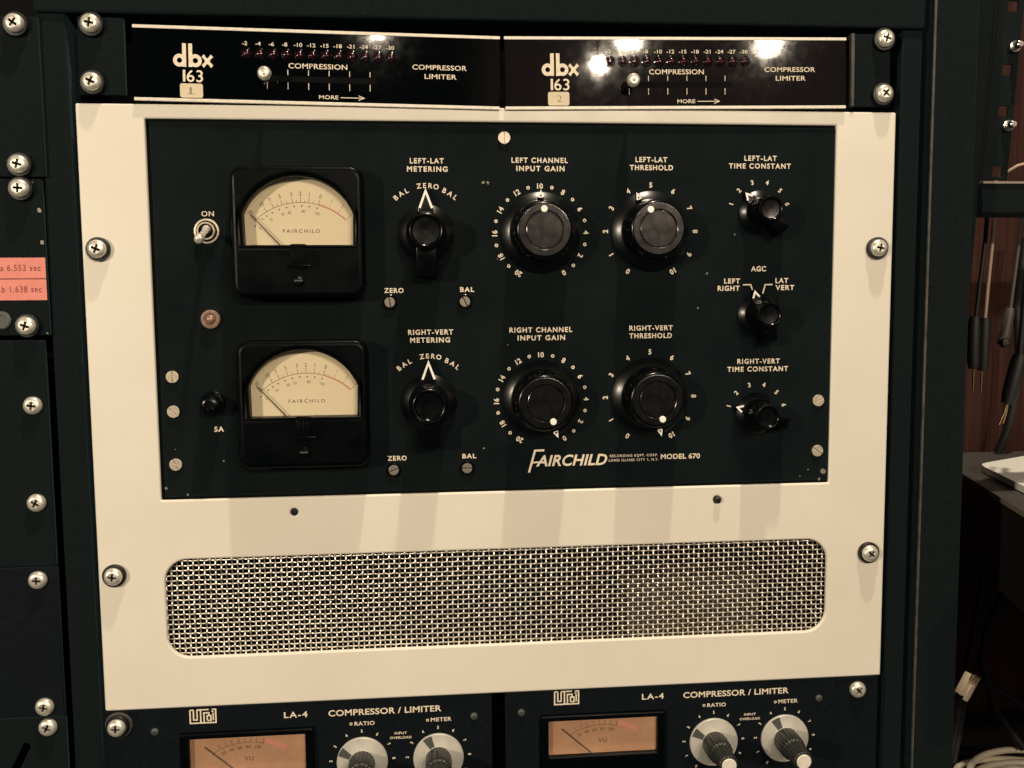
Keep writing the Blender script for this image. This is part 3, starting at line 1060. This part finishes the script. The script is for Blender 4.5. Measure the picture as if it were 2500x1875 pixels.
# ------------------------------------------------------------------ the pair of units at the bottom
def leveler(ox, mx, zo, label):
    u = thing('levelling_unit', (ox, 0.6, -444), label, 'limiter', 'blue-black limiters along the bottom')
    y = 0.6
    z0 = zo
    wx0, wx1, wz0, wz1 = -76.6 + mx, -7.6 + mx, -397.0, -374.0
    f = MB()
    curve_shape(f, [rrect(ox - 106.6, ox + 106.4, -444, -355.6, 0.8, 3), rrect(ox + wx0 - 5.0, ox + wx1 + 5.0, wz0 - 14, wz1 + 3.2, 1.5, 4)], y, y + 3, M['faceblue'], 0.4, 2)
    face = f.build('faceplate', u, smooth=40)
    m = MB()
    curve_shape(m, [rrect(ox + wx0 - 5.2, ox + wx1 + 5.2, wz0 - 14.2, wz1 + 3.4, 1.4, 4), rrect(ox + wx0, ox + wx1, wz0, wz1, 0.8, 3)], y - 3.0, y + 2.4, M['meter'], 0.8, 2)
    met = m.build('panel_meter', u, smooth=45)
    d = MB()
    d.box(ox + wx0 - 1, ox + wx1 + 1, y + 0.5, y + 1.2, wz0 - 1, wz1 + 1, M['dial2'])
    cx = ox + (wx0 + wx1) / 2
    pz = wz1 - 44
    yk = y + 0.44
    def pt(r, deg):
        return (cx + r * math.sin(math.radians(deg)), pz + r * math.cos(math.radians(deg)))
    stroke(d, [pt(39.2, -33 + 47 * k / 20) for k in range(21)], 0.35, yk, M['dial2ink'])
    stroke(d, [pt(41.2, 14 + 19 * k / 8) for k in range(9)], 3.4, yk, M['dialred'])
    for a in (-33, -25, -19, -14, -8, -3, 2, 7, 13):
        stroke(d, [pt(39.4, a), pt(42.4, a)], 0.35, yk - 0.02, M['dial2ink'])
    for a, t in ((-24, '20'), (-16, '40'), (-8, '60'), (0, '80'), (9, '100')):
        arc_text(d, t, (cx, pz), 36.4, a, 2.0, yk, M['dial2ink'], 0.02, 1.0)
    ctext(d, 'VU', cx, wz1 - 16.4, 2.9, yk, M['dial2ink'], 0.02)
    d.build('dial_face', met, smooth=0)
    n = MB()
    n.tube([(cx + 1.0, y - 0.2, wz1 - 30), (cx - 26.0, y - 0.2, wz1 - 6.2)], 0.33, M['needle'], 6)
    n.build('needle', met)
    g = MB()
    g.box(ox + wx0 - 0.5, ox + wx1 + 0.5, y - 1.6, y - 1.2, wz0 - 0.5, wz1 + 0.5, M['glass'])
    g.build('glass_pane', met, smooth=0)
    yk = y - 0.06
    caption([('LA-4', ox - 20.2, ox - 6.2, -364.4 + z0, 3.6)], face, yk, bold=0.02, track=1.2)
    caption([('COMPRESSOR / LIMITER', ox + 6.4, ox + 75.2, -364.7 + z0, 3.7)], face, yk, bold=0.02, track=1.05)
    caption([('RATIO', ox + 22.0, ox + 34.2, -371.4 + z0, 2.4)], face, yk, bold=0.02, track=1.1)
    caption([('METER', ox + 68.6, ox + 81.4, -371.2 + z0, 2.4)], face, yk, bold=0.02, track=1.1)
    caption([('INPUT', ox + 46.2, ox + 53.8, -378.3 + z0, 1.5), ('OVERLOAD', ox + 43.4, ox + 56.6, -381.2 + z0, 1.5)], face, yk, bold=0.02, track=1.1)
    # outlined maker's logo: three nested square letters
    n = MB()
    lx, lz = ox - 75.7, -365.0 + z0
    i2 = M['ink']
    for pts in ([(0, 8.2), (0, 0), (15.1, 0), (15.1, 8.2), (12.8, 8.2)], [(2.0, 8.2), (2.0, 2.0), (4.1, 2.0), (4.1, 8.2)], [(6.2, 8.2), (6.2, 0.4)], [(0, 8.2), (2.0, 8.2)],
                [(4.1, 8.2), (11.0, 8.2)], [(8.1, 0.3), (8.1, 6.2), (11.0, 6.2), (11.0, 4.6)], [(10.0, 1.4), (10.0, 4.4), (12.2, 4.4), (12.2, 1.4), (10.0, 1.4)], [(13.6, 1.4), (13.6, 6.0)], [(12.6, 6.9), (13.9, 6.9)]):
        stroke(n, [(lx + a, lz + b_) for a, b_ in pts], 0.85, yk - 0.01 * random.random(), i2)
    n.build('maker_logo', face, smooth=0)
    for kx, rot, lit in ((26.3, -60, '1'), (73.0, -27, '2')):
        c3 = (ox + kx, y, -394.4 + z0)
        n = MB()
        for k in range(11):
            a = -145 + 29 * k
            arc_text(n, str(k), (c3[0], c3[2]), 19.3, a, 1.8, yk, i2, 0.03, 0.95)
        ring(n, c3[0] - 6.4, -370.2 + z0, 0.9, 0.45, yk, i2)
        n.build('dial_scale', face, smooth=0)
        if leveler.knob is None:
            s = MB()
            s.lathe([(15.6, 0), (15.6, 1.0), (15.2, 1.6), (8.5, 2.4), (8.0, 2.6)], M['alu'], c3, 64)
            k_ = s.build('skirted_knob', u, c3, smooth=30)
            s = MB()
            vs = []
            for a in (-11, -4, 4, 11):
                for r, h in ((15.3, 1.66), (8.3, 2.52)):
                    vs.append((c3[0] + r * math.sin(math.radians(a)), y - h - 0.06, c3[2] + r * math.cos(math.radians(a))))
            s.add(vs, [(0, 1, 3, 2), (2, 3, 5, 4), (4, 5, 7, 6)], M['aludark'])
            s.build('index_mark', k_, smooth=0)
            s = MB()
            s.lathe([(8.2, 2.2), (8.2, 3.5), (7.9, 14), (7.5, 16), (6.6, 16.4), (6.5, 17), (6.1, 29.5), (5.6, 30.0), (4.9, 30.1)], M['knobgrey'], c3, 120,
                    mod=lambda a, i: 1 - 0.09 * (0.5 + 0.5 * math.cos(20 * a)) if (1 <= i <= 3 or 5 <= i <= 6) else 0.95)
            s.build('grip', k_, smooth=25)
            s = MB()
            s.lathe([(4.5, 29.5), (4.5, 30.6), (4.2, 30.9)], M['trim'], c3, 32)
            s.build('cap', k_)
            leveler.knob = k_
            k_.rotation_euler = (0, math.radians(rot), 0)
        else:
            copy_tree(leveler.knob, u, c3, math.radians(rot))
    for sx in (-96.6, 95.4):
        if leveler.scr is None:
            s = MB()
            c3 = (ox + sx, y, -369.0 + z0)
            s.lathe([(2.3, -0.1), (2.2, 0.7), (1.5, 1.3), (0.9, 1.4), (0.8, 0.7)], M['aludark'], c3, 20)
            leveler.scr = s.build('small_screw', u, c3)
        else:
            copy_tree(leveler.scr, u, (ox + sx, y, -369.0 + z0))
    return u


leveler.knob = None
leveler.scr = None
uL = leveler(-116.5, 0.0, 0.0, 'blue-black limiter with amber meter, bottom left under the cream panel')
uR = leveler(105.0, -3.2, 0.8, 'blue-black limiter with amber meter, bottom right under the cream panel')
mb = MB()
mb.box(-242, -223.4, 1.2, 4, -444, -356.4, M['faceblue'], 0.3)
mb.build('rack_ear', uL)
mb = MB()
mb.box(211.8, 240, 1.2, 4, -444, -356.4, M['faceblue'], 0.3)
mb.build('rack_ear', uR)
mb = MB()
mb.lathe([(8.0, 0), (8.0, 0.7), (7.7, 0.9), (6.9, 0.9)], M['worn_lit'], (-233.9, 1.2, -364.0), 28)
mb.build('lock_washer', uL)
rack_screw(uL, -234.1, -364.2, 0.4, 5)
rack_screw(uR, 226.2, -363.8, 1.2, 45, False)

# ------------------------------------------------------------------ neighbour rack on the left: blank panels one above the other
YL = 0.2
blank = (
    (-259.2, -41.0, 46.6, ((-270.2, 42.0, 35), (-272.1, -34.5, 15)), 'plain dark rack panel at the top of the left rack'),
    (-261.4, -130.3, -42.3, ((-272.3, -47.8, 5), (-272.7, -124.8, 20)), 'dark rack panel with two red tape labels in the left rack'),
    (-264.6, -265.2, -133.2, ((-272.6, -170.6, 8), (-273.5, -227.4, 30)), 'tall blank dark panel below the red-labelled one in the left rack'),
    (-264.4, -356.2, -266.0, ((-275.2, -273.2, 2), (-275.3, -350.0, 12)), 'blank black panel second from the bottom of the left rack'),
    (-264.2, -444.0, -357.0, ((-274.1, -362.6, 25),), 'vented dark panel at the bottom of the left rack'),
)
labs = []
for i, (xr, z0, z1, sc, lab) in enumerate(blank):
    u = thing('rack_panel', (-430, YL, z0), lab, 'rack panel', 'dark panels stacked in the left rack')
    labs.append(u)
    mb = MB()
    if i == 4:
        slots = []
        for k in range(3):
            sx = -300.5 + 17 * k
            p0, p1 = (sx, -400), (sx + 13.0, -374.5)
            d = Vector((p1[0] - p0[0], p1[1] - p0[1])).normalized()
            nrm = Vector((-d.y, d.x)) * 2.6
            lp = []
            for t in range(9):
                a = math.pi * t / 8
                lp.append((p1[0] + nrm.x * math.cos(a) + d.x * 2.6 * math.sin(a), p1[1] + nrm.y * math.cos(a) + d.y * 2.6 * math.sin(a)))
            for t in range(9):
                a = math.pi * t / 8
                lp.append((p0[0] - nrm.x * math.cos(a) - d.x * 2.6 * math.sin(a), p0[1] - nrm.y * math.cos(a) - d.y * 2.6 * math.sin(a)))
            slots.append(lp)
        slots = [s for s in slots if max(p[0] for p in s) < xr - 6]
        curve_shape(mb, [rrect(-470, xr, z0, z1, 0.8, 3)] + slots, YL, YL + 3, M['rack'], 0.5, 2)
    else:
        mb.box(-470, xr, YL, YL + 3, z0, z1, M['faceblue'] if i == 3 else M['rack'], 0.5)
        if i == 0:
            for k in range(1):
                disc(mb, -270.3, 19.0 - 60, 0.01, YL - 0.02, M['brass'], 6)
        if i == 1:
            for cx, cz, r in ((-263.4, -59.8, 1.2), (-263.0, -77.5, 1.1), (-262.6, -129.2, 0.5), (-266.5, -44.2, 0.5)):
                disc(mb, cx, cz, r, YL - 0.02, M['brass'], 8, 0.5)
    mb.build('faceplate', u, smooth=30)
    if i == 1:
        for zt, zb, t in ((-86.2, -97.9, '.a 6.553 sec'), (-98.4, -110.2, '.b 1.638 sec')):
            lb = MB()
            lb.prism(rrect(-330, -261.7, zb, zt, 0.3, 2), YL - 0.15, YL - 0.02, M['redlabel'])
            text(lb, t, -287.5, -264.4, zb + 4.3 - (0 if 'a' in t else -0.2), 3.5, YL - 0.2, M['redink'], bold=0.01, track=1.15)
            lb.build('tape_label', u, smooth=0)
        hb = MB()
        hb.lathe([(5.2, 0), (5.2, 1.0), (4.4, 1.4), (3.2, 1.4), (2.8, 0.4)], M['aludark'], (-287.0, YL, -121.5), 28)
        hb.build('jack_nut', u)
    for x, z, r in sc:
        rack_screw(u, x, z, YL, r, i in (0, 1))
mb = MB()
mb.box(-330, -261.5, 60, 62, -505, 120, M['void'])
tag(mb.build('backing_panel', smooth=0), 'black backing board behind the panels of the left rack', 'backing')

# ------------------------------------------------------------------ neighbour rack on the right
r2 = thing('open_rack', (330, 32, -505), 'open dark rack frame with square holes right of the main rack', 'rack')


def lean(mb, x0, x1, z0, z1, y0, y1, m, holes=()):
    """the rail leans a little, as it does in the room"""
    pts = [(x0 + (z1 - 0) * 0.062, z1), (x1 + z1 * 0.062, z1), (x1 + z0 * 0.062, z0), (x0 + z0 * 0.062, z0)]
    curve_shape(mb, [pts] + [[(a + c_ * 0.062, c_), (b + c_ * 0.062, c_), (b + d * 0.062, d), (a + d * 0.062, d)] for a, b, c_, d in holes], y0, y1, m)


mb = MB()
hs = [(326.0, 333.0, z + 3.5, z - 3.5) for z in (99.0, 74.5, 34.5, 8.2, -30.5)]
lean(mb, 319.2, 336.4, -36.0, 140, 30, 32, M['rack'], hs)
mb.build('slotted_rail', r2, smooth=0)
mb = MB()
lean(mb, 292.0, 319.6, -505, 140, 33, 35, M['rack'])
mb.build('rail_flange', r2, smooth=0)
mb = MB()
mb.box(316.4, 560, 28.5, 60, -57.5, -38.2, M['rack'], 0.6)
mb.box(316.4, 560, 27.6, 60, -38.8, -37.2, M['brass'], 0.3)  # lit top edge of the bar, painted as a paler strip
mb.build('shelf_bar', r2)
for x, z in ((334.5, 48.5), (332.0, -1.6)):
    mb = MB()
    mb.lathe([(3.6, 0), (3.6, 3), (2.3, 3.2), (2.4, 4.2), (2.2, 5), (2.4, 6), (2.2, 7), (2.3, 8), (1.6, 8.6)], M['chrome'], (x, 30, z), 16)
    mb.build('cage_bolt', r2)
# hanging patch leads
def lead(label, wire_pts, wm, wr, plug, pin, pm='black'):
    o3 = wire_pts[-1]
    t = thing('patch_lead', o3, label, 'cable', 'patch leads hanging in the open rack')
    b = MB()
    b.tube(wire_pts, wr, M[wm], 8)
    b.build('wire', t, smooth=60)
    b = MB()
    b.tube(plug[0], plug[1], M[pm], 12, rfun=lambda i: plug[1] * (0.8 if i in (0, len(plug[0]) - 1) else 1))
    b.build('plug', t, smooth=50)
    if pin:
        b = MB()
        for p in pin:
            b.tube(p, 0.8, M['gold'], 8, rfun=lambda i: 0.85 if i < 2 else 0.6)
        b.build('plug_tip', t, smooth=50)
    return t


lead('patch lead with dark wire and black plug, leftmost in the open rack', [(354.0, 80, -50), (353.4, 80, -70), (350.5, 80, -100), (348.2, 80, -127)], 'black', 1.5,
     ([(347.6, 80, -126), (347.2, 80, -130), (347.4, 80, -158), (347.8, 80, -163.5)], 4.2), [[(347.9, 80, -162), (348.0, 80, -172), (348.1, 80, -180)]])
lead('patch lead with pale wire and black plug, beside the dark wire', [(359.5, 80, -50), (358.5, 80, -75), (356.5, 80, -105), (355.2, 80, -128)], 'pinkwire', 1.3,
     ([(355.1, 80, -127), (355.0, 80, -131), (354.8, 80, -160), (354.5, 80, -165)], 4.2), [[(354.3, 80, -163), (354.2, 80, -174), (354.1, 80, -182.5)]])
lead('grey fabric lead with grey plug and shiny knob in the open rack', [(384, 84, -50), (381, 84, -80), (378.5, 84, -105), (377, 84, -121)], 'greyplug', 1.4,
     ([(376.8, 84, -120), (376, 84, -125), (373.5, 84, -140), (370.5, 84, -147)], 3.6), None, 'greyplug')
mb = MB()
mb.lathe([(3.4, 0), (3.6, 3), (3.2, 4), (1.5, 4.4)], M['rubber'], (369.6, 79, -145.4), 16)
mb.lathe([(1.3, 4.4), (1.0, 4.9)], M['chrome'], (368.8, 79, -144.6), 12)
tag(mb.build('jack_plug_end'), 'small black jack end with a bright glint in the open rack', 'plug')
lead('thick black lead with forked brass tip, right of the grey lead', [(389, 78, -50), (385.5, 78, -90), (383.5, 78, -125), (381.5, 78, -156)], 'black', 2.4,
     ([(381.8, 78, -154), (380.5, 78, -159), (375.0, 78, -182), (373.4, 78, -189.5)], 5.2),
     [[(373.4, 78, -188), (371.6, 78, -195), (367.6, 78, -205)], [(374.0, 78, -188), (372.6, 78, -196), (370.6, 78, -204)]])
mb = MB()
mb.tube([(478, 215, -60), (473, 215, -120), (477, 215, -160), (476, 216, -195), (472, 220, -230), (468, 226, -252)], 3.6, M['black'], 10)
tag(mb.build('power_cable', smooth=60), 'thick black cable hanging at the right edge behind the plugs', 'cable')
mb = MB()
mb.tube([(332, 45, -37.0), (336, 44, -34.5), (341, 42, -29.5), (348, 40, -25), (360, 40, -22), (380, 42, -24)], 0.9, M['pinkwire'], 8)
tag(mb.build('loose_wire', smooth=60), 'thin pale wire curving over the shelf bar at right', 'wire')

# desk beyond the right post with its white keyboard
desk = thing('desk', (420, 130, -505), 'dark laminate desk with pale edge behind the right post', 'desk')
mb = MB()
top = [(338.0, 0.0), (383.0, 150.0), (408.0, 236.0), (900.0, 236.0), (900.0, -180.0), (330.0, -180.0), (330.0, -30.0)]
n = len(top)
mb.add([(x, y, -253.0) for x, y in top] + [(x, y, -256.4) for x, y in top],
       [tuple(range(n)), tuple(range(2 * n - 1, n - 1, -1))], M['desk'])
mb.add([(x, y, -253.0) for x, y in top] + [(x, y, -256.4) for x, y in top],
       [(i, (i + 1) % n, (i + 1) % n + n, i + n) for i in range(n)], M['deskedge'])
mb.build('desk_top', desk, smooth=0)
mb = MB()
ap = [(340.0, 0.0), (385.0, 150.0), (408.0, 230.0), (898.0, 230.0), (898.0, -178.0), (333.0, -178.0), (333.0, -30.0)]
n = len(ap)
mb.add([(x, y, -256.4) for x, y in ap] + [(x, y, -320.0) for x, y in ap],
       [(i, (i + 1) % n, (i + 1) % n + n, i + n) for i in range(n)] + [tuple(range(2 * n - 1, n - 1, -1))], M['black'])
mb.build('apron', desk, smooth=0)
mb = MB()
# outline of the slab: its rounded near-left corner points at the rack
kb = [(356.0, -20.0), (376.6, 60.5), (396.0, 136.0), (398.6, 143.0), (402.5, 148.5), (408.0, 152.5), (415.0, 156.5), (460.0, 179.0), (560.0, 222.0), (640.0, 222.0), (640.0, -20.0)]
kb.reverse()
vs_t = [(x, y, -247.0) for x, y in kb]
vs_b = [(x, y, -252.0) for x, y in kb]
n = len(kb)
mb.add(vs_t + vs_b, [tuple(range(n)), tuple(range(2 * n - 1, n - 1, -1))] + [(i, i + n, (i + 1) % n + n, (i + 1) % n) for i in range(n)], M['paper'])
tag(mb.build('keyboard', smooth=40), 'white rounded keyboard slab lying on the desk at the right edge', 'keyboard')

# under the desk: dark cables, a clear connector and a grey coil
for k, (pts, lab) in enumerate((
        ([(391, 120, -300), (386, 120, -350), (377, 118, -400), (372, 116, -440), (362, 110, -480)], 'black cable hanging straight down under the desk'),
        ([(420, 118, -310), (405, 118, -345), (390, 117, -375), (386, 116, -400), (398, 112, -440), (420, 110, -470)], 'black cable crossing behind the straight one under the desk'),
        ([(352, 112, -428), (370, 112, -420), (385, 114, -417), (402, 114, -424), (425, 114, -440)], 'black cable running level behind the clear connector'))):
    mb = MB()
    mb.tube(pts, 3.0, M['black'], 10)
    tag(mb.build('power_cable', smooth=60), lab, 'cable', 'black cables under the desk')
nc = thing('network_lead', (362, 100, -450), 'black network lead ending in a clear connector under the desk', 'cable')
mb = MB()
mb.tube([(361, 102, -418), (359, 102, -440), (352, 100, -470), (345, 98, -500)], 3.4, M['black'], 10)
mb.build('wire', nc, smooth=60)
mb = MB()
d = Vector((0.45, 0, 0.89))
pr = Vector((0.89, 0, -0.45))
c0 = Vector((361.0, 100, -419))
q8 = []
for dy in (-4, 4):
    for sa, la in ((-4.4, 0), (4.4, 0), (4.4, 18), (-4.4, 18)):
        p = c0 + pr * sa + d * la
        q8.append((p.x, p.y + dy, p.z))
mb.hexa(q8, M['clear'], 0.8)
for k in range(4):
    p = c0 + pr * (-3.6 + 2.4 * k) + d * 14
    p2 = p + d * 5.5
    mb.tube([(p.x, p.y - 4.2, p.z), (p2.x, p2.y - 4.2, p2.z)], 0.6, M['gold'], 6)
mb.hexa([(c0 + pr * sa + d * la + Vector((0, dy, 0)))[:] for dy in (-6.5, -4.4) for sa, la in ((-1.8, -2), (1.8, -2), (1.8, 11), (-1.8, 11))], M['clear'], 0.3)
mb.build('connector', nc)
mb = MB()
pts = []
for k in range(5 * 40):
    a = 2 * math.pi * k / 40
    t = k / 40
    rx = 64 + 5 * math.sin(t * 2.1) - 3.5 * t
    ry = 46 + 4 * math.cos(t * 1.7) - 2.5 * t
    pts.append((408 + 3 * math.sin(t * 3) + rx * math.cos(a), 78 + ry * math.sin(a), -498 + 2.6 * t * 2 + 2.5 * math.sin(a * 1.5)))
mb.tube(pts, 2.6, M['cable'], 10)
tag(mb.build('cable_coil', smooth=60), 'coil of pale grey cable lying on the floor below the desk', 'cable coil')

for o in bpy.data.objects:
    if '_o' in o:
        del o['_o']
